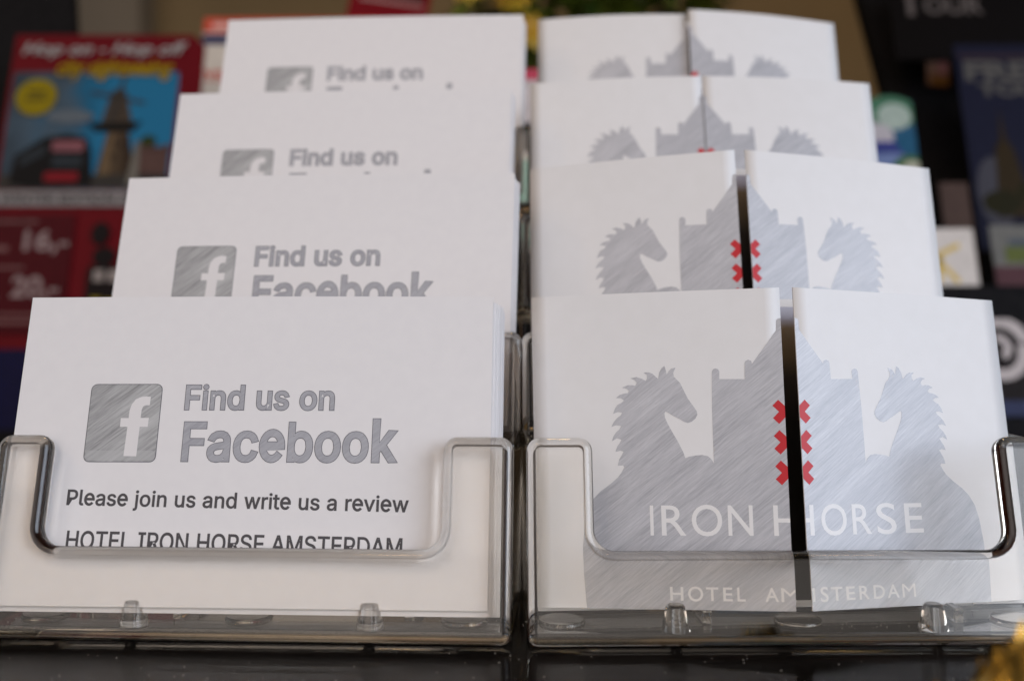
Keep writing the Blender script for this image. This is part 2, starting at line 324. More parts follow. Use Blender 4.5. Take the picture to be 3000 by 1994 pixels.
# ------------------------------------------------------------------ card holders of clear acrylic
TH = R(15); SN, CS, TN = math.sin(TH), math.cos(TH), math.tan(TH)
RUN, RISE = 36.4, 28.1
def u_panel(name, W, aL, aR, s_lip, s_top, th=3.5):
    """front plate with a deep cut-out and fully rounded rim; local x, s (up the slope), depth"""
    pts = []
    def arc(cx, cyy, r, a0, a1, n=7):
        for k in range(n + 1):
            a = R(a0 + (a1 - a0) * k / n); pts.append((cx + r * math.cos(a), cyy + r * math.sin(a)))
    rc, rt, rb = 3.4, 2.4, 1.7
    arc(rb, rb, rb, 180, 270, 3); arc(W - rb, rb, rb, 270, 360, 3)
    arc(W - rt, s_top - rt, rt, 0, 90); arc(W - aR + rt, s_top - rt, rt, 90, 180)
    arc(W - aR - rc, s_lip + rc, rc, 360, 270); arc(aL + rc, s_lip + rc, rc, 270, 180)
    arc(aL - rt, s_top - rt, rt, 0, 90); arc(rt, s_top - rt, rt, 90, 180)
    q = []
    for p in pts:
        if not q or (Vector(p) - Vector(q[-1])).length > .02: q.append(p)
    pts = q; n = len(pts)
    nor = []
    for i in range(n):
        a, b, c = Vector(pts[i - 1]), Vector(pts[i]), Vector(pts[(i + 1) % n])
        d0, d1 = (b - a).normalized(), (c - b).normalized()
        nn = (Vector((-d0.y, d0.x)) + Vector((-d1.y, d1.x))).normalized()
        nor.append(nn / max(.7, nn.dot(Vector((-d0.y, d0.x)))))
    r = 1.5; NS = 9; rings = []
    for k in range(NS + 1):
        a = R(90 * k / NS); rings.append((r * (1 - math.sin(a)), r * (1 - math.cos(a))))
    prof = rings + [(ins, th - dep) for ins, dep in reversed(rings)]
    V = []; F = []
    for ins, dep in prof:
        for (x, s), nn in zip(pts, nor):
            V.append((x + nn.x * ins, s + nn.y * ins, dep))
    # slope mapping: s up the slope, dep = thickness normal to it
    V = [(x, s * SN + d * CS, s * CS - d * SN) for x, s, d in V]
    m = len(prof)
    for k in range(m - 1):
        for i in range(n):
            j = (i + 1) % n; F.append((k * n + i, k * n + j, (k + 1) * n + j, (k + 1) * n + i))
    nring = len(F)
    F.append(tuple(range(n))[::-1]); F.append(tuple((m - 1) * n + i for i in range(n)))
    me = bpy.data.meshes.new(name); me.from_pydata([Vector(v) * MM for v in V], [], F); me.update()
    bm = bmesh.new(); bm.from_mesh(me); bm.faces.ensure_lookup_table()
    for i, f in enumerate(bm.faces): f.smooth = i < nring
    bmesh.ops.recalc_face_normals(bm, faces=bm.faces); bm.to_mesh(me); bm.free()
    return me
def frustum(name, r0, r1, h, n=20, bev=.35):
    prof = [(0.01, 0), (r0, 0), (r1 + (r0 - r1) * .1, h - bev), (r1 - bev * .4, h - bev * .25), (r1 - bev, h), (0.01, h)]
    V = []; F = []
    for r, z in prof:
        for k in range(n): V.append((r * math.cos(2 * math.pi * k / n), r * math.sin(2 * math.pi * k / n), z))
    for j in range(len(prof) - 1):
        for k in range(n): F.append((j * n + k, j * n + (k + 1) % n, (j + 1) * n + (k + 1) % n, (j + 1) * n + k))
    F.append(tuple(range(n))); F.append(tuple((len(prof) - 1) * n + k for k in range(n)))
    me = mesh_from(name, V, F)
    for p in me.polygons: p.use_smooth = 0 < p.index < 5 * n and len(p.vertices) == 4 and abs(p.normal.z) < .6
    return me
def card_holder(label, x, y, yaw, W, aL, aR, pegs, marks):
    t = thing('card_holder', label, 'card holder', (x, y, 0), (0, 0, yaw), 'clear acrylic card holders standing side by side')
    shear = lambda p: (p[0], p[1] + p[2] * TN, p[2])
    for i in range(4):
        oy, oz = RUN * i, RISE * i
        def place(o): o.location = Vector((0, oy, oz)) * MM; return o
        st = 34.2 if i == 0 else 24.0
        place(link('front_panel', u_panel('front_panel', W, aL, aR, 15.2, st), M_ACRYL, t)).location.z += .8 * MM
        y_in = 3.5 / CS + .08
        place(link('floor_plate', bevel_box('floor_plate', 1.4, W - 1.4, y_in + .6, RUN - .5, .5, 1.7, .25, 2), M_ACRYL, t))
        for xw in (0.05, W - 1.25):
            yend = RUN - .15 if i < 3 else 30
            place(link('side_wall', bevel_box('side_wall', xw, xw + 1.2, y_in, yend, 1.0, (st - .8) * CS, .28, 2, shear=shear), M_ACRYL, t))
        place(link('back_support', bevel_box('back_support', 12, W - 12, 18.6, 20.2, 2.2, 44, .3, 2, shear=shear), M_ACRYL, t))
        for px in pegs:
            o = link('peg', frustum('peg', 2.45, 1.5, 4.3), M_ACRYL, t); o.location = Vector((px, oy + 6.1, oz + 1.74)) * MM
        for px in marks:
            o = link('moulding_mark', frustum('moulding_mark', 4.1, 3.9, .55, 32, .12), M_ACRYL, t); o.location = Vector((px, oy + 11.6, oz + 1.74)) * MM
        if i == 0:
            for px in pegs:
                o = link('support_rib', bevel_box('support_rib', -.8, .8, 0, 16, 0, 2.4, .2, 2), M_ACRYL, t); o.location = Vector((px + 6, oy + 9.8, oz + 1.74)) * MM
        if i < 3:
            place(link('riser', bevel_box('riser', 1.4, W - 1.4, RUN + 1.0, RUN + 2.4, 2.0, RISE - 1.0, .25, 2), M_ACRYL, t))
    return t
YAWL, YAWR = R(-3.0), R(1.0)
# left holder hinges on its right front corner at X=-0.2
WL = 90.0
hx, hy = -0.2 - WL * math.cos(YAWL), 170.3 - WL * math.sin(YAWL)
card_holder('clear acrylic four tier card holder on the left filled with flat white cards', hx, hy, YAWL, WL, 9.5, 12.0, (26.0, 66.2), (8.0, 44.0, 81.5))
card_holder('clear acrylic four tier card holder on the right filled with gate folded leaflets', 2.6, 169.7, YAWR, 92.6, 11.2, 12.6, (24.6, 67.6), (6.0, 46.6, 84.0))

for _m in (M_PAPER, M_LEAF):
    n, l, b = nodes(_m)
    src = b.inputs['Base Color'].links[0].from_socket
    tc = n.new('ShaderNodeTexCoord'); vo = n.new('ShaderNodeTexVoronoi'); vo.inputs['Scale'].default_value = 62; vo.inputs['Randomness'].default_value = 1
    r = ramp(n, [(.012, (.55, .5, .48)), (.022, (1, 1, 1))]); mx = n.new('ShaderNodeMixRGB'); mx.blend_type = 'MULTIPLY'; mx.inputs[0].default_value = .55
    l.new(tc.outputs['Object'], vo.inputs['Vector']); l.new(vo.outputs['Distance'], r.inputs[0]); l.new(src, mx.inputs[1]); l.new(r.outputs[0], mx.inputs[2]); l.new(mx.outputs[0], b.inputs['Base Color'])

# ------------------------------------------------------------------ white cards in the left holder
CW, CH, CT = 85.0, 55.0, 0.36
def card_bow(u): return .45 * (1 - math.sin(math.pi * u / CW))
def card_mesh():
    N = 20; V = []; F = []
    for k in range(N + 1):
        u = CW * k / N
        for y in (0, CT):
            for z in (0, CH): V.append((u, y + card_bow(u), z))
    for k in range(N):
        o = 4 * k; F += [(o, o + 4, o + 5, o + 1), (o + 2, o + 3, o + 7, o + 6), (o, o + 2, o + 6, o + 4), (o + 1, o + 5, o + 7, o + 3)]
    F += [(0, 1, 3, 2), (N * 4, N * 4 + 2, N * 4 + 3, N * 4 + 1)]
    me = mesh_from('card', V, F)
    for q in me.polygons: q.use_smooth = q.area > 1e-4
    return me
card_me = card_mesh()
def card_map(lift): return lambda u, v: (u, card_bow(u) - lift, CH - v)
F_OUT = [(20.36, 29.3), (20.52, 24.1), (19.15, 24.1), (19.15, 22.52), (20.56, 22.52), (20.58, 21.2), (20.85, 20.1), (21.5, 19.15), (22.4, 18.72), (23.3, 18.6), (24.2, 18.66), (24.16, 20.22), (23.5, 20.2), (23.0, 20.42), (22.78, 21.0), (22.74, 22.5), (24.24, 22.48), (24.18, 24.1), (22.74, 24.1), (22.68, 29.34)]
front = {}
front['square_outline'] = fill_contours([rrect(13.15, 16.32, 26.2, 30.4, 1.1)])
front['square'] = fill_contours([rrect(13.28, 16.45, 26.07, 30.27, 1.0)])
front['band'] = fill_contours([rrect(13.45, 28.3, 25.95, 30.1, .7)])
front['f'] = poly(F_OUT)
FA = dict(u0=30.5, u1=57.2, v0=16.55, v1=21.0, bold=15)
FB = dict(u0=30.75, u1=68.75, v0=23.2, v1=30.2, bold=17)
def print_card(t):
    s = sheet('logo_square', front['square'], card_map(.035), M_LOGO, t, cut=4)
    sheet('logo_outline', front['square_outline'], card_map(.02), M_LINE, s, cut=4)
    sheet('logo_band', front['band'], card_map(.045), M_LOGO_LOW, s, cut=4)
    sheet('letter_f', front['f'], card_map(.055), M_FWHITE, s, cut=4)
    for nm, txt, kw in (('printed_line', 'Find us on', FA), ('printed_word', 'Facebook', FB)):
        a = sheet(nm, lettering(txt, **kw), card_map(.04), M_TEXT, t, cut=4)
        sheet('outline', lettering(txt, grow=.12, **kw), card_map(.02), M_LINE, a, cut=4)
    for txt, kw in (('Please join us and write us a review', dict(u0=11.2, u1=71.0, v0=35.25, v1=37.85, slope=.014)), ('HOTEL IRON HORSE AMSTERDAM', dict(u0=11.95, u1=70.2, v0=42.35, v1=45.3, slope=.014))):
        a = sheet('printed_line', lettering(txt, bold=0, grow=.075, **kw), card_map(.03), M_BLACKINK, t, cut=4)
        sheet('inner_strokes', lettering(txt, bold=0, **kw), card_map(.042), M_BLACKINK, a, cut=4)
tier_words = ['lowest', 'second lowest', 'third', 'top']
LC = [(-88.3, 8.0, 194.2, 15.37, 2.6, 14), (-84.1, 35.7, 231.6, 17.38, 5.2, 9), (-84.9, 63.1, 269.9, 18.33, 4.18, 8), (-81.7, 92.4, 304.3, 19.63, 3.57, 8)]
first_children = None
proto = None
for i, (X, up, Y, lean, yaw, ncards) in enumerate(LC):
    rot = (R(-lean), 0, R(-yaw))
    Mx = Matrix.Rotation(rot[2], 3, 'Z') @ Matrix.Rotation(rot[0], 3, 'X')
    base = Vector((X, Y, up + 50)) - Mx @ Vector((0, 0, CH))
    lab = 'white card with grey printing at the front of the %s left pocket' % tier_words[i]
    if proto is None:
        t = thing('printed_card', lab, 'card', base, rot, 'printed white cards fronting the left pockets')
        link('card_paper', card_me, M_PAPER, t); print_card(t); proto = t
    else:
        t = proto.copy(); COL.objects.link(t); t['label'] = lab; t.location = base * MM; t.rotation_euler = rot
        for ch in list(proto.children):
            c = ch.copy(); COL.objects.link(c); c.parent = t
            for g in ch.children:
                d = g.copy(); COL.objects.link(d); d.parent = c
    fan = 0; back = 0
    for k in range(1, ncards):
        fan += random.choice((0, .05, .12, .26, .38)) * (.85 if i == 0 else .45); back += random.uniform(.40, .62)
        o = link('blank_edge_card', card_me, M_PAPER)
        j = random.uniform(-.22, .22); jz = random.uniform(-.9, -.15)
        o.location = (base + Mx @ Vector((j * .3 + fan, back, jz))) * MM
        o.rotation_euler = (rot[0], random.uniform(-.0015, .0015), rot[2] + random.uniform(-.002, .002))
        tag(o, 'white card edge behind the front card of the %s left pocket' % tier_words[i], 'card', 'cards stacked behind the front one in the %s left pocket' % tier_words[i])

# ------------------------------------------------------------------ gate-folded leaflets in the right holder
FIG = [(45.0,5.65),(44.49,5.69),(44.23,6.04),(44.14,7.83),(41.85,10.88),(39.67,13.78),(39.56,13.21),(39.03,13.02),(38.55,13.22),(38.39,13.6),(38.29,16.49),(33.85,16.37),(33.91,14.96),(33.68,14.6),(33.25,14.44),(32.83,14.57),(32.61,14.99),(32.38,21.95),(32.36,28.86),(32.36,31.25),(31.99,30.57),(31.34,29.98),(30.34,29.76),(29.15,29.85),(28.13,30.01),(27.37,30.27),(27.07,29.3),(26.18,27.39),(25.21,25.64),(24.41,24.06),(23.99,23.0),(23.95,22.3),(24.13,21.98),(24.64,22.2),(25.48,22.78),(26.66,23.4),(27.33,23.83),(28.01,24.09),(28.7,23.89),(29.4,23.35),(29.77,22.66),(29.69,22.06),(29.14,21.18),(28.17,19.75),(27.53,18.32),(26.89,16.89),(26.39,16.35),(25.89,15.8),(25.75,15.08),(26.2,14.1),(25.42,14.29),(24.96,14.7),(24.59,15.34),(24.47,14.69),(24.22,13.75),(23.69,14.13),(23.24,15.01),(23.04,16.08),(22.59,15.71),(22.09,15.16),(21.4,14.85),(20.41,14.86),(21.03,15.31),(21.01,16.02),(20.76,16.37),(19.96,15.92),(19.09,15.65),(18.03,15.87),(18.73,16.14),(19.17,16.69),(18.88,17.22),(18.25,17.1),(17.4,17.11),(16.48,17.52),(17.28,17.71),(17.73,18.15),(17.51,18.51),(16.8,18.6),(16.02,18.83),(15.31,19.38),(16.19,19.4),(16.77,19.84),(16.27,20.26),(15.56,20.6),(15.09,21.23),(14.72,22.21),(15.6,21.88),(16.37,22.03),(16.12,22.49),(15.4,23.01),(14.79,23.7),(14.32,24.57),(15.2,24.24),(16.14,24.43),(15.81,25.02),(15.17,25.54),(14.63,26.34),(14.37,27.14),(15.32,26.6),(16.12,26.89),(15.76,27.51),(15.29,28.1),(14.95,29.04),(15.8,28.81),(16.42,28.99),(16.05,29.68),(15.59,30.37),(15.32,31.48),(16.26,31.42),(16.49,31.77),(15.88,32.8),(15.34,33.48),(13.93,34.68),(12.17,35.87),(10.75,37.23),(9.68,38.94),(9.02,41.33),(8.54,45.74),(8.6,50),(9.0,56.0),(45.0,56.0)]
FIGL = fill_contours([FIG]); FIGR = fill_contours([[(90 - u, v) for u, v in FIG]])
def xmark(cv, s=2.12, wd=1.45):
    a = s - wd * .35
    b = wd * .5 * math.sqrt(.5) * 2
    # an X as a twelve-sided outline
    k = wd * math.sqrt(.5)
    return [(45 - s, cv - s + k), (45 - s + k, cv - s), (45, cv - k), (45 + s - k, cv - s), (45 + s, cv - s + k), (45 + k, cv), (45 + s, cv + s - k), (45 + s - k, cv + s), (45, cv + k), (45 - s + k, cv + s), (45 - s, cv + s - k), (45 - k, cv)]
XM = merge([fill_contours([xmark(c)]) for c in (22.38, 27.7, 32.95)])
def word(table, v0, v1, off):
    return merge([fit_box(builtin_text(ch, 0 if ch == 'M' else off), a, b, v0 - (.12 if ch in 'OS' else 0), v1 + (.12 if ch in 'OS' else 0)) for ch, a, b in table])
W_IRON = word([('I', 20.8, 21.4), ('R', 22.8, 27.1), ('O', 28.1, 33.4), ('N', 34.4, 38.7), ('H', 42.2, 46.6), ('O', 48.0, 53.0), ('R', 54.1, 57.9), ('S', 59.0, 63.0), ('E', 64.8, 68.6)], 38.45, 43.6, .004)
W_HOTEL = word([('H', 23.7, 26.0), ('O', 26.8, 29.4), ('T', 29.9, 32.0), ('E', 32.8, 34.4), ('L', 35.2, 36.6), ('A', 39.9, 42.2), ('M', 42.6, 45.6), ('S', 46.6, 48.1), ('T', 48.6, 50.8), ('E', 51.5, 53.2), ('R', 54.0, 56.0), ('D', 56.8, 59.0), ('A', 59.5, 61.9), ('M', 62.5, 65.2)], 52.25, 54.5, .012)
M_INSIDE = mat('inside_gradient', (.02, .015, .01), .32, coat=.8, coat_rough=.15)  # pale at the top, through brown to near black below
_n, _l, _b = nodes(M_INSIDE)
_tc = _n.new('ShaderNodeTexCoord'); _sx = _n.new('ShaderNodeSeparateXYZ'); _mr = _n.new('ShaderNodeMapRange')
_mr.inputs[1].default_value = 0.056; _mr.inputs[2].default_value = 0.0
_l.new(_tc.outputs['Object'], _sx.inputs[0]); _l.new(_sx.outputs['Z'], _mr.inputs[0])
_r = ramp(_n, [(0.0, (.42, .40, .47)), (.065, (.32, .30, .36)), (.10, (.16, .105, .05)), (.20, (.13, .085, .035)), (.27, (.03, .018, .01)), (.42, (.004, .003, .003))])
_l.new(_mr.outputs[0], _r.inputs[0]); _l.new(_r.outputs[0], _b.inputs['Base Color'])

LH = 56.0
TWIST = [0.0, 0.0]
def flap_curve(u, side, span, xe, d, drop, bow, lift, v):
    """u measured from the hinge 0..45; returns local point"""
    s = u / 45.0
    x = s * (xe + TWIST[0 if side < 0 else 1] * v / LH); y = -d * s; z = LH - v + drop * s
    L = math.hypot(xe, d); nx, ny = -d / L, -xe / L       # outward normal (towards the viewer) in x, y
    b = bow * math.sin(math.pi * s)
    x2 = x + nx * (b + lift); y2 = y + ny * (b + lift)
    if side > 0: x2 = span - x2
    return (x2, y2, z)
def leaflet(label, HL, HR, lean, xl, xr, dl, dr, dropl, dropr, bow, printed=True, name='gate_fold_leaflet', group='gate folded leaflets fronting the right pockets'):
    a, b = Vector(HL), Vector(HR)
    e = (b - a); span = e.length
    ex = e.normalized(); ez = Vector((0, math.sin(R(lean)), math.cos(R(lean)))); ez = (ez - ex * ez.dot(ex)).normalized(); ey = ez.cross(ex)
    Mx = Matrix((ex, ey, ez)).transposed()
    base = a - ez * LH
    t = thing(name, label, 'leaflet', base, Mx.to_euler(), group)
    T = .22
    link('back_panel', bevel_box('back_panel', 0, span, 0, T, 0, LH, .04, 1), M_LEAF, t)
    if printed: sheet('inside_gradient_sheet', rect(1.2, 1.5, span - 1.2, LH - .5), lambda u, v: (u, -.03, LH - v), M_INSIDE, t)
    for side in (-1, 1):
        xe, d, dp = (xl, dl, dropl) if side < 0 else (span - xr, dr, dropr)
        N = 16; V = []; F = []
        for k in range(N + 1):
            u = 45 * k / N
            for lift in (0, -T):
                for v in (0, LH): V.append(flap_curve(u, side, span, xe, d, dp, bow, lift, v))
        for k in range(N):
            o = k * 4
            F += [(o, o + 4, o + 5, o + 1), (o + 2, o + 3, o + 7, o + 6), (o, o + 2, o + 6, o + 4), (o + 1, o + 5, o + 7, o + 3)]
        F += [(0, 1, 3, 2), (N * 4, N * 4 + 2, N * 4 + 3, N * 4 + 1)]
        me = mesh_from('flap', V, F)
        for p in me.polygons: p.use_smooth = p.area > 1e-5
        fl = link('flap', me, M_LEAF, t)
        if not printed: continue
        def mp(lift):
            if side < 0: return lambda u, v: flap_curve(u, side, span, xe, d, dp, bow, lift, v)
            return lambda u, v: flap_curve(90 - u, side, span, xe, d, dp, bow, lift, v)
        cl = [(45, 1)] if side < 0 else [(45, -1)]
        sheet('printed_emblem', FIGL if side < 0 else FIGR, mp(.03), M_SILVER, fl, cut=2.8)
        sheet('red_crosses', XM, mp(.05), M_RED, fl, cut=2.8, clip=cl)
        sheet('printed_name', W_IRON, mp(.05), M_KNOCK, fl, cut=2.8, clip=cl)
        sheet('printed_small_name', W_HOTEL, mp(.05), M_KNOCK, fl, cut=2.8, clip=cl)
    return t
RL = [((3.6, 197, 58.0), (92.7, 204, 57.7), 13, 43.3, 45.7, 11.9, 12.1, -1.1, -1.1, .35),
      ((4.0, 235.6, 88.1), (93.0, 235.6, 88.3), 15, 43.6, 45.8, 9.9, 9.9, 0, 0, .5),
      ((4.8, 275, 116.7), (93.0, 275, 116.8), 17, 43.5, 43.8, 5.0, 5.0, -.7, -.7, .9),
      ((7.7, 312, 144.6), (95.0, 312, 143.5), 18, 42.8, 43.1, 5.8, 7.7, -1.5, -1.2, 1.0)]
lab2 = ['white gate fold leaflet in the lowest right pocket, wide dark gap between flaps',
        'white gate fold leaflet in the second lowest right pocket with pale bluish right flap',
        'white gate fold leaflet in the third right pocket with flaps nearly closed',
        'white gate fold leaflet in the top right pocket with overlapping flaps']
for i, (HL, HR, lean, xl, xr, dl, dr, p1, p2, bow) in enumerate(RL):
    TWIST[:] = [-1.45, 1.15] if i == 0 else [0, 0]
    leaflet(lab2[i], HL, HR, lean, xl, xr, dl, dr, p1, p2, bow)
    TWIST[:] = [0, 0]
    for k in (1, 2):
        off = Vector((.15 * k, 2.2 * k - .9, -1.0))
        leaflet('%s closed white leaflet behind the open leaflet of the %s right pocket' % (('nearer', 'farther')[k - 1], tier_words[i]), Vector(HL) + off, Vector(HR) + off, lean, 43.9, 44.3, .9, .9, 0, 0, .05, False, 'spare_leaflet', 'spare leaflets in the %s right pocket' % tier_words[i])

# fine dust lying on the holder floors and the counter
rd = random.Random(11); V = []; F = []
for k in range(430):
    if k < 330: x, y, z = rd.uniform(-86, 92), rd.uniform(177, 182), 1.78
    else: x, y, z = rd.uniform(-95, 95), rd.uniform(148, 169), .02
    q = rd.uniform(.05, .13); n = len(V)
    V += [(x - q, y, z), (x + q, y - q * .4, z), (x, y + q, z), (x + q * .3, y, z + q)]
    F += [(n, n + 1, n + 3), (n + 1, n + 2, n + 3), (n + 2, n, n + 3), (n, n + 2, n + 1)]
d_ = link('dust', mesh_from('dust', V, F), mat('dust', (.42, .38, .34), .9))
tag(d_, 'pale dust specks on the holder floors and the black counter', 'dust', kind='stuff')

# ------------------------------------------------------------------ things on the counter behind the holders
M_RACK = noisy(mat('black_rack_plastic', (.006, .006, .007),   .6, spec=.06), (.004, .004, .005), (.010, .009, .010), scale=300)
inks = {}
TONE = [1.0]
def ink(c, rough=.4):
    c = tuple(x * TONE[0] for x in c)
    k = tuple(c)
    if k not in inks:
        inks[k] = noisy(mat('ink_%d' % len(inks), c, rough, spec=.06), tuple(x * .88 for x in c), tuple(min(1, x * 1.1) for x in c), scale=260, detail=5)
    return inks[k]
def bg_leaflet(name, label, X, Y, Z, wd, ht, paper, lean=17, yaw=0, roll=0, chamfer=0, cat='leaflet', group=None):
    """a printed leaflet leaning back; (X, Y, Z) is its top left corner in mm above the counter"""
    Mx = Matrix.Rotation(R(yaw), 3, 'Z') @ Matrix.Rotation(R(-lean), 3, 'X') @ Matrix.Rotation(R(roll), 3, 'Y')
    base = Vector((X, Y, Z)) - Mx @ Vector((0, 0, ht))
    t = thing(name, label, cat, base, Mx.to_euler(), group)
    c = chamfer
    out = [(0, 0), (wd, 0), (wd, ht - c), (wd - c, ht), (0, ht)] if c else [(0, 0), (wd, 0), (wd, ht), (0, ht)]
    n = len(out)
    V = [(x, y, z) for y in (0, .6) for x, z in out]
    F = [tuple(range(n)), tuple(range(2 * n - 1, n - 1, -1))] + [(i, (i + 1) % n, n + (i + 1) % n, n + i) for i in range(n)]
    link('paper', mesh_from('paper', V, F), ink(paper), t)
    lift = [0.08]
    def pr(part, vf, color, parent=None):
        lift[0] += .04; q = lift[0]
        return sheet(part, vf, lambda u, v: (u, -q, ht - v), ink(color) if isinstance(color, tuple) else color, parent or t)
    return t, pr
ell = lambda u, v, a, b: disc(u, v, a, 26, b / a)

# --- rack slabs
def slab(name, label, pts, Y0, lean, th, parts=()):
    """black rack: an upright back board (X, Z outline in mm) leaning back, with shelf lips"""
    t = thing(name, label, 'leaflet rack', (pts[0][0], Y0, 0))
    sh = math.tan(R(lean)); n = len(pts); x0 = pts[0][0]
    V = [(x - x0, z * sh + d, z) for d in (0, th) for x, z in pts]
    F = [tuple(range(n)), tuple(range(2 * n - 1, n - 1, -1))] + [(i, (i + 1) % n, n + (i + 1) % n, n + i) for i in range(n)]
    link('back_board', mesh_from('back_board', V, F), M_RACK, t)
    for (a, b, z0, z1, y) in parts:
        link('shelf_lip', bevel_box('shelf_lip', a - x0, b - x0, y - Y0, y - Y0 + 4, z0, z1, .8, 2, shear=lambda p: (p[0], p[1] + p[2] * .2, p[2])), M_RACK, t)
    return t
slab('leaflet_rack', 'black leaflet rack board behind the red leaflet at the far left', [(-241, 0.2), (-241, 205), (-262, 330), (-520, 330), (-520, 0.2)], 520, 17, 8, [(-330, -150, 0.3, 9, 478)])
slab('leaflet_rack', 'black stepped leaflet rack filling the right edge behind the right holder', [(236, 0.2), (226, 120), (214, 185), (203, 262), (196, 330), (560, 330), (560, 0.2)], 545, 17, 10,
     [(120, 262, 50, 74.5, 456), (120, 262, 0.3, 18, 440), (262, 420, 0.3, 8, 436)])

# --- red sightseeing leaflet, far left (dense dark inks)
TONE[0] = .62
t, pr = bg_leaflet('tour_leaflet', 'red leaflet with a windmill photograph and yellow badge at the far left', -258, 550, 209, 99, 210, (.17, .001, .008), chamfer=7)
M_SKY = mat('printed_sky', (.02, .12, .25), .5, spec=.15)
_n, _l, _b = nodes(M_SKY); _tc = _n.new('ShaderNodeTexCoord'); _no = _n.new('ShaderNodeTexNoise'); _no.inputs['Scale'].default_value = 22; _no.inputs['Detail'].default_value = 3
_sx = _n.new('ShaderNodeSeparateXYZ'); _ad = _n.new('ShaderNodeMath'); _ad.operation = 'MULTIPLY_ADD'; _ad.inputs[1].default_value = 9.0
_l.new(_tc.outputs['Object'], _sx.inputs[0]); _l.new(_sx.outputs['X'], _ad.inputs[0]); _l.new(_tc.outputs['Object'], _no.inputs['Vector']); _l.new(_no.outputs[0], _ad.inputs[2])
_rr = ramp(_n, [(.50, (.018, .03, .045)), (.72, (.04, .07, .10)), (.86, (.001, .08, .16)), (1.0, (.003, .12, .24))]); _l.new(_ad.outputs[0], _rr.inputs[0]); _l.new(_rr.outputs[0], _b.inputs['Base Color'])
pr('printed_photo', fill_contours([rrect(2, 22, 87, 88, 2)]), M_SKY)
pr('printed_ground', rect(2.5, 80, 86.5, 87.8), (.05, .045, .04))
pr('printed_windmill', poly([(50, 80), (53.5, 57), (49.5, 52.5), (52.8, 36), (55, 33.2), (59.5, 33.2), (61.5, 36), (66, 52.5), (64.5, 57), (70, 80)]), (.10, .065, .038))
pr('printed_windmill_top', poly([(50.5, 52), (53.2, 38), (61.2, 38), (65, 52)]), (.075, .055, .04))
pr('printed_windmill_shade', poly([(61, 57), (64.5, 57), (70, 80), (63, 80)]), (.05, .03, .018))
pr('printed_windmill_cap', poly([(52.5, 39), (53.5, 34), (56, 31.8), (59, 31.8), (61, 34), (62.2, 39)]), (.05, .04, .03))
pr('printed_gallery', poly([(43, 51.5), (71, 50.5), (67, 56), (48, 56.5)]), (.006, .006, .006))

pr('printed_windmill_light', poly([(54.5, 58), (57.5, 57), (57, 80), (52, 80)]), (.20, .13, .07))
for sa in (-78, 12, 102, 192):
    cx_, sx_ = math.cos(R(sa)), math.sin(R(sa))
    pr('printed_sail', stroke_path([(57 + 2 * cx_, 37 + 2 * sx_), (57 + 14.5 * cx_, 37 + 14.5 * sx_)], 1.7), (.055, .05, .05))
pr('printed_windows', merge([rect(57, 61, 58.5, 64), rect(61, 62, 62.3, 65), rect(57, 69, 58.8, 73), rect(57.5, 43, 58.5, 46)]), (.03, .02, .015))
pr('printed_cloud', ell(34, 48, 12, 4), (.15, .18, .21))
pr('printed_houses', merge([rect(70, 66, 86, 80), poly([(69, 66), (74, 61), (80, 65), (86.5, 63), (86.5, 67), (69, 67)])]), (.13, .07, .06))
pr('printed_tree', ell(75, 61.5, 4, 3), (.03, .05, .01))
pr('printed_bus', poly([(8, 85), (9, 70), (22, 60), (34, 57.5), (44, 60), (47, 68), (49, 86), (20, 87)]), (.006, .006, .008))
pr('printed_bus_windows', merge([poly([(12, 71), (24, 63), (24, 69), (12, 76)]), rect(28, 70, 43, 76)]), (.03, .04, .05))
pr('printed_bus_sign', fill_contours([rrect(27, 61.5, 43, 67.5, 1)]), (.30, .11, .13))
pr('printed_bus_bumper', fill_contours([rrect(25, 79, 42, 84, 1)]), (.28, .01, .02))
pr('printed_path', poly([(66, 86), (69, 62), (71, 62), (72, 86)]), (.22, .20, .17))
pr('badge', ell(15.5, 37, 10.5, 10.5), (.34, .25, .003))
pr('badge_text', merge([rect(11, 33.5, 20, 35.5), rect(10, 37, 21, 39)]), (.12, .09, .01))
pr('title', fit_box(builtin_text('Hop on - Hop off', .022), 5, 90, 5.2, 14.5, slant=.28), (.50, .47, .46))
pr('subtitle', fit_box(builtin_text('city sightseeing', .03), 24, 84, 15, 27.5, slant=.3), (.42, .27, .005))
pr('edition_strip', rect(0, 89, 99, 97.5), (.34, .31, .31))
pr('edition_text', fit_box(builtin_text('WINTER EDITION 2013', .02), 5, 78, 91, 95.6), (.02, .02, .02))
pr('dark_red_panel', rect(0, 102, 44, 163), (.085, .002, .008))
pr('price', fit_box(builtin_text('16,-', .03), 20, 42, 110, 123), (.38, .28, .28))
pr('price', fit_box(builtin_text('20,-', .03), 17, 40, 134, 147), (.38, .28, .28))
pr('small_line', merge([rect(4, 105, 26, 106.5), rect(2, 118.5, 13, 121.5), rect(3, 129, 22, 130.6), rect(2, 144, 11, 147), rect(3, 153, 36, 154.5), rect(3, 156.5, 32, 158.5)]), (.22, .10, .10))
pr('printed_figures', merge([ell(57, 112, 4.5, 6), ell(60, 124, 5.5, 5), rect(53, 129, 72, 158)]), (.010, .006, .008))
pr('printed_figure_faces', merge([rect(56, 131, 61, 137), rect(63, 131, 68, 137)]), (.42, .36, .34))
pr('printed_figure_belts', merge([rect(56, 145, 61, 149), rect(63, 146, 68, 150)]), (.40, .30, .02))
pr('navy_foot', rect(0, 171, 99, 210), (.006, .006, .05))
pr('printed_globe', ell(6, 190, 6, 10), (.06, .10, .16))

TONE[0] = 1.0
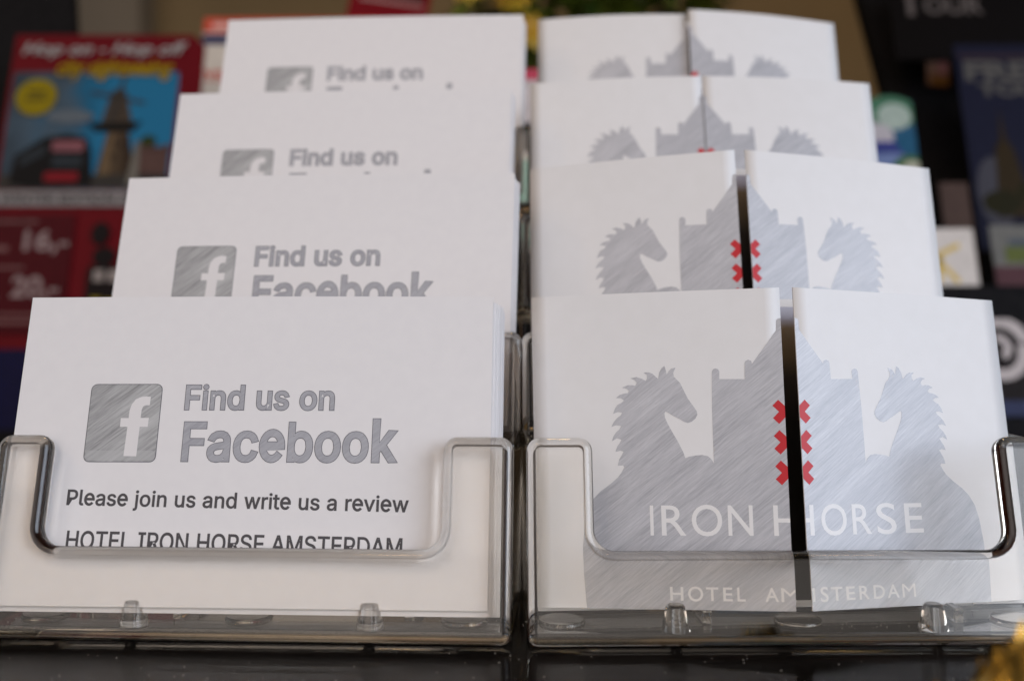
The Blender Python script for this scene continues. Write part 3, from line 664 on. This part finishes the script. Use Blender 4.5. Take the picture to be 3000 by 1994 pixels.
# --- striped leaflet behind the top left cards
t, pr = bg_leaflet('striped_leaflet', 'white leaflet with orange and navy bands behind the top left card', -174.5, 600, 233, 99, 210, (.55, .50, .44))
pr('orange_band', rect(0, 0, 99, 9.5), (.50, .07, .04)); pr('band_word', rect(5, 3.5, 22, 6.8), (.62, .40, .36))
pr('navy_band', rect(0, 11, 99, 17.2), (.008, .01, .07)); pr('red_word', fit_box(builtin_text('IYSTAD', .03), 1, 34, 34, 41), (.50, .06, .04))

# --- red and black leaflet above the top left cards
t, pr = bg_leaflet('red_leaflet', 'tilted red leaflet with a black picture above the top left card', -82, 660, 345, 48, 150, (.15, .003, .008), roll=9)
pr('black_picture', rect(12, 5, 44, 91), (.006, .006, .007)); pr('white_line', rect(6, 93.5, 44, 95.5), (.30, .20, .19))

# --- leaflet seen through the slot between the two stacks
t, pr = bg_leaflet('pale_leaflet', 'pale leaflet with a pink top band seen through the slot between both stacks', -20, 425, 159, 70, 135, (.52, .47, .47))
pr('pink_band', rect(0, 0, 70, 5), (.45, .06, .10)); pr('black_block', rect(0, 24, 70, 38), (.01, .01, .012)); pr('green_block', rect(0, 40, 70, 77), (.22, .42, .36)); pr('pale_bar', rect(0, 39, 70, 41), (.55, .52, .48))
pr('dark_foot', rect(0, 79, 70, 134.5), (.012, .008, .010))

# --- small lit candle glass in the slot
def lathe(name, prof, n=24):
    V = []; F = []
    for r, z in prof:
        for k in range(n): V.append((r * math.cos(2 * math.pi * k / n), r * math.sin(2 * math.pi * k / n), z))
    m = len(prof)
    for j in range(m - 1):
        for k in range(n): F.append((j * n + k, j * n + (k + 1) % n, (j + 1) * n + (k + 1) % n, (j + 1) * n + k))
    F.append(tuple(range(n))); F.append(tuple((m - 1) * n + k for k in range(n)))
    me = mesh_from(name, V, F)
    for p in me.polygons: p.use_smooth = len(p.vertices) == 4
    return me
M_FLAME = bpy.data.materials.new('flame'); M_FLAME.use_nodes = True
_b = M_FLAME.node_tree.nodes['Principled BSDF']; _b.inputs['Emission Color'].default_value = (1, .62, .25, 1); _b.inputs['Emission Strength'].default_value = 6
M_WAX = mat('candle_wax', (.75, .62, .45), .5)
t = thing('candle_lamp', 'small lit candle in a glass on a dark stand in the slot between the stacks', 'candle', (6.5, 385, 0))
link('stand', lathe('stand', [(9, 0.1), (9, 3), (3.2, 6), (2.6, 50), (7.6, 55), (7.6, 57)]), M_RACK, t)
link('candle', lathe('candle', [(5.2, 57.1), (5.2, 68), (4.8, 68.6)]), M_WAX, t)
link('flame', lathe('flame', [(.3, 69), (1.8, 72), (2.2, 75), (1.4, 79), (.2, 83)]), M_FLAME, t)
link('glass', lathe('glass', [(7.2, 57.2), (7.4, 85), (6.8, 85.2), (6.6, 58.2), (6.0, 57.6)]), M_ACRYL, t)

# --- flowering plant behind the stacks
M_GREEN = noisy(mat('leaf_green', (.03, .09, .012), .45), (.02, .06, .01), (.30, .36, .05), scale=30, detail=2)
M_YEL = noisy(mat('petal_yellow', (.75, .45, .03), .5), (.45, .20, .01), (.80, .55, .05), scale=60, detail=2)
M_POT = noisy(mat('glazed_pot', (.05, .035, .02), .3), (.03, .02, .012), (.07, .05, .03), scale=60)
t = thing('potted_plant', 'bushy green potted plant with yellow flowers behind both holders', 'plant', (60, 800, 0))
link('pot', lathe('pot', [(42, 0.1), (52, 60), (60, 120), (63, 122), (60, 128), (56, 118)], 32), M_POT, t)
V = []; F = []
rl = random.Random(3)
def leaf(c, d, up, L, W_):
    d = d.normalized(); s = d.cross(up).normalized(); n = len(V)
    k = s.cross(d) * (L * .12)
    for f_, wv, b in ((0, .05, 0), (.3, .42, 1), (.65, .36, .8), (1, .02, -.6)):
        for sg in (-1, 1): V.append(tuple(c + d * (L * f_) + s * (W_ * wv * sg) + k * b))
    for i in range(3): F.append((n + 2 * i, n + 2 * i + 1, n + 2 * i + 3, n + 2 * i + 2))
for i in range(900):
    a = rl.uniform(0, 6.283); r = 92 * math.sqrt(rl.random()); z = rl.uniform(150, 430)
    env = 1 if z < 330 else max(.2, 1 - (z - 330) / 130)
    c = Vector((r * env * math.cos(a), r * env * math.sin(a) * .6, z))
    leaf(c, Vector((math.cos(a) + rl.uniform(-.6, .6), math.sin(a) - .4, rl.uniform(-.5, .9))), Vector((rl.uniform(-.3, .3), 0, 1)), rl.uniform(22, 42), rl.uniform(12, 20))
fo = link('foliage', mesh_from('foliage', V, F), M_GREEN, t); fo['kind'] = 'stuff'
V = []; F = []
for k in range(7):
    a = k * .9; p = [Vector((8 * math.cos(a), 8 * math.sin(a), 118)), Vector((40 * math.cos(a), 25 * math.sin(a), 220)), Vector((70 * math.cos(a), 40 * math.sin(a), 330))]
    for i in range(2):
        n = len(V)
        for q in (p[i], p[i + 1]):
            for m_ in range(5): V.append((q.x + 2.2 * math.cos(m_ * 1.257), q.y + 2.2 * math.sin(m_ * 1.257), q.z))
        F += [(n + m_, n + (m_ + 1) % 5, n + 5 + (m_ + 1) % 5, n + 5 + m_) for m_ in range(5)]
link('stem', mesh_from('stem', V, F), M_GREEN, t)
def flower_mesh():
    global V, F
    V = []; F = []
    for ring, (m_, tilt, L) in enumerate(((9, .25, 15), (7, .7, 11), (5, 1.2, 7))):
        for k in range(m_):
            a = 6.283 * k / m_ + ring * .3
            leaf(Vector((0, 0, ring)), Vector((math.cos(a), math.sin(a), tilt)), Vector((0, 0, 1)), L, 8)
    return mesh_from('flower', V, F)
fm = flower_mesh()
for (fx, fz, fy) in ((-100, 325, -50), (-84, 352, -70), (-92, 296, -60), (-66, 318, -80), (-60, 286, -62), (-48, 345, -75), (-30, 322, -85), (-72, 370, -50), (-46, 262, -70), (20, 340, -70), (44, 326, -75), (-14, 352, -70), (-104, 350, -40), (-58, 300, -75), (64, 352, -60)):
    o = link('flower', fm, M_YEL, t); o.location = Vector((fx, fy, fz)) * MM; o.rotation_euler = (rl.uniform(.9, 1.5), 0, rl.uniform(-.6, .6))

# --- right-hand rack leaflets
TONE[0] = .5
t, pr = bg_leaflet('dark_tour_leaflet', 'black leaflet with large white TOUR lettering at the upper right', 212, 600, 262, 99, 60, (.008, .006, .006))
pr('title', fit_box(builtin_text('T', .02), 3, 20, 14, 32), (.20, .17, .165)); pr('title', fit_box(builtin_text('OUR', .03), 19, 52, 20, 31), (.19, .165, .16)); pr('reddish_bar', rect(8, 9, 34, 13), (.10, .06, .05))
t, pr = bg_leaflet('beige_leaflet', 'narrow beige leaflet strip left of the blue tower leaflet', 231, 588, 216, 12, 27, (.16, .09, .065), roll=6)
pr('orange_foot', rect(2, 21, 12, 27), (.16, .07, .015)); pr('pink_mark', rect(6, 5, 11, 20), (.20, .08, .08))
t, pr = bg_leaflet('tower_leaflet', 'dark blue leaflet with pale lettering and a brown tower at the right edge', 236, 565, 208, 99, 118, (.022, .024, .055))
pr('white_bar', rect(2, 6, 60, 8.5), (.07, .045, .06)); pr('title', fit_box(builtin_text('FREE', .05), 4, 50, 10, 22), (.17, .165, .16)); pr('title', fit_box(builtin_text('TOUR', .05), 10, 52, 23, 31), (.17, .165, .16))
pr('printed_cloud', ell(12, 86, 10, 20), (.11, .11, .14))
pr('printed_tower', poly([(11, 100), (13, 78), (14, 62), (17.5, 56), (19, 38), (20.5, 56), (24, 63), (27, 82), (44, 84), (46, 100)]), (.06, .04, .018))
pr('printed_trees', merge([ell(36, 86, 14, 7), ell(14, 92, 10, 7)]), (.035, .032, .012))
TONE[0] = 1.0
t, pr = bg_leaflet('map_leaflet', 'colourful blue and green map leaflet beside the second right leaflet', 90, 500, 163, 99, 120, (.03, .10, .19))
for (u, v, a, b, c) in ((88, 6, 14, 9, (.06, .16, .10)), (90, 8, 8, 7, (.34, .42, .38)), (78, 18, 11, 7, (.42, .40, .44)), (84, 26, 14, 5, (.04, .05, .20)), (96, 22, 6, 6, (.02, .09, .17)), (86, 36, 16, 9, (.14, .19, .36)), (95, 40, 10, 12, (.05, .12, .05)), (96, 38, 6, 7, (.42, .42, .34)), (81, 40, 4.2, 4.2, (.50, .24, .06)), (90, 52, 12, 6, (.05, .11, .30)), (92, 62, 9, 8, (.30, .06, .09)), (78, 50, 6, 4, (.45, .45, .40)), (70, 28, 8, 5, (.40, .42, .42)), (50, 20, 16, 9, (.08, .18, .12)), (30, 44, 18, 11, (.14, .19, .36)), (40, 75, 20, 12, (.05, .12, .05))):
    pr('printed_patch', ell(u, v, a, b) if u + a < 99 else poly([q for q in [(min(99, x), y) for x, y in ell(u, v, a, b)[0]]]), c)
t, pr = bg_leaflet('white_leaflet', 'white leaflet with a faint yellow drawing above the black rack shelf', 111, 482, 101, 99, 60, (.62, .58, .55))
pr('yellow_drawing', merge([stroke_path([(70, 22), (80, 14), (92, 8)], 2.4), stroke_path([(72, 6), (82, 16), (90, 26)], 2.4), stroke_path([(82, 14), (81, 26)], 3), ell(80, 15, 4, 3)]), (.62, .45, .12))
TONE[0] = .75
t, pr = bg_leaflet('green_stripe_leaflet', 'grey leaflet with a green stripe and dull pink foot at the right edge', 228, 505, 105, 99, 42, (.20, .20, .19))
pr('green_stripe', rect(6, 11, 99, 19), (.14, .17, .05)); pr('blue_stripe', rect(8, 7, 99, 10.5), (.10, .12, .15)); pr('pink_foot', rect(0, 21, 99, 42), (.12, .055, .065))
bg_leaflet('brown_leaflet', 'narrow brown leaflet edge between the white and the grey leaflets', 211, 522, 128, 14, 50, (.10, .065, .055))
t, pr = bg_leaflet('swirl_leaflet', 'black leaflet with a thick white swirl beside the lowest right leaflet', 205, 470, 66, 99, 64, (.020, .015, .015))
def arcpts(cu, cv, a, b, t0, t1, n=18): return [(cu + a * math.cos(R(t0 + (t1 - t0) * k / n)), cv + b * math.sin(R(t0 + (t1 - t0) * k / n))) for k in range(n + 1)]
pr('white_swirl', merge([stroke_path(arcpts(9, 19, 12, 11, -125, -8), 5.2), stroke_path(arcpts(9.5, 22, 10, 10.5, -18, 120), 5.0), stroke_path(arcpts(8, 20, 5, 4.6, -90, 60), 3.4)]), (.66, .60, .60))
pr('blue_strip', rect(0, 44, 99, 51), (.05, .06, .13)); pr('pale_mark', rect(18, 45, 26, 50), (.30, .36, .44))

# --- crumpled gold foil put in for a golden glow at the right front
M_GOLD = noisy(mat('glow_lump', (1, .62, .10), .22, metal=1.0), (.95, .60, .12), (1, .72, .22), scale=200, detail=3)
rg = random.Random(5)
def lump(name, label, X, Y, rx, ry, h):
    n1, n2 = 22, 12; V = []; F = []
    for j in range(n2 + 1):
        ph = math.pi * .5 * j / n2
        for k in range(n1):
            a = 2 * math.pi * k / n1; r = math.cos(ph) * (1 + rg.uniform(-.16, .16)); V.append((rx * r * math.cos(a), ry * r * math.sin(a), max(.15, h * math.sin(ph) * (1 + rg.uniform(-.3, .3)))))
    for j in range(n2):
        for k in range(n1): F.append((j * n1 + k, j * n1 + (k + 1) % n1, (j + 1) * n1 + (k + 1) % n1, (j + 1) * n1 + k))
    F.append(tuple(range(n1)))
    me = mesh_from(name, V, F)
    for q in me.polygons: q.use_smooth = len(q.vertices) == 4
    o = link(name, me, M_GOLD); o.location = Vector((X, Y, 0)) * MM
    return tag(o, label, 'lump')
lump('glow_lump', 'crumpled gold foil standing in for a golden glow on the black counter at the lower right corner', 57, 112, 13, 8, 17)

# keep flat and rounded faces from sharing shading normals
for me in bpy.data.meshes:
    sm = [p.use_smooth for p in me.polygons]
    if any(sm) and not all(sm):
        bm = bmesh.new(); bm.from_mesh(me)
        es = [e for e in bm.edges if len(e.link_faces) == 2 and (e.link_faces[0].smooth != e.link_faces[1].smooth)]
        bmesh.ops.split_edges(bm, edges=es)
        bm.to_mesh(me); bm.free()
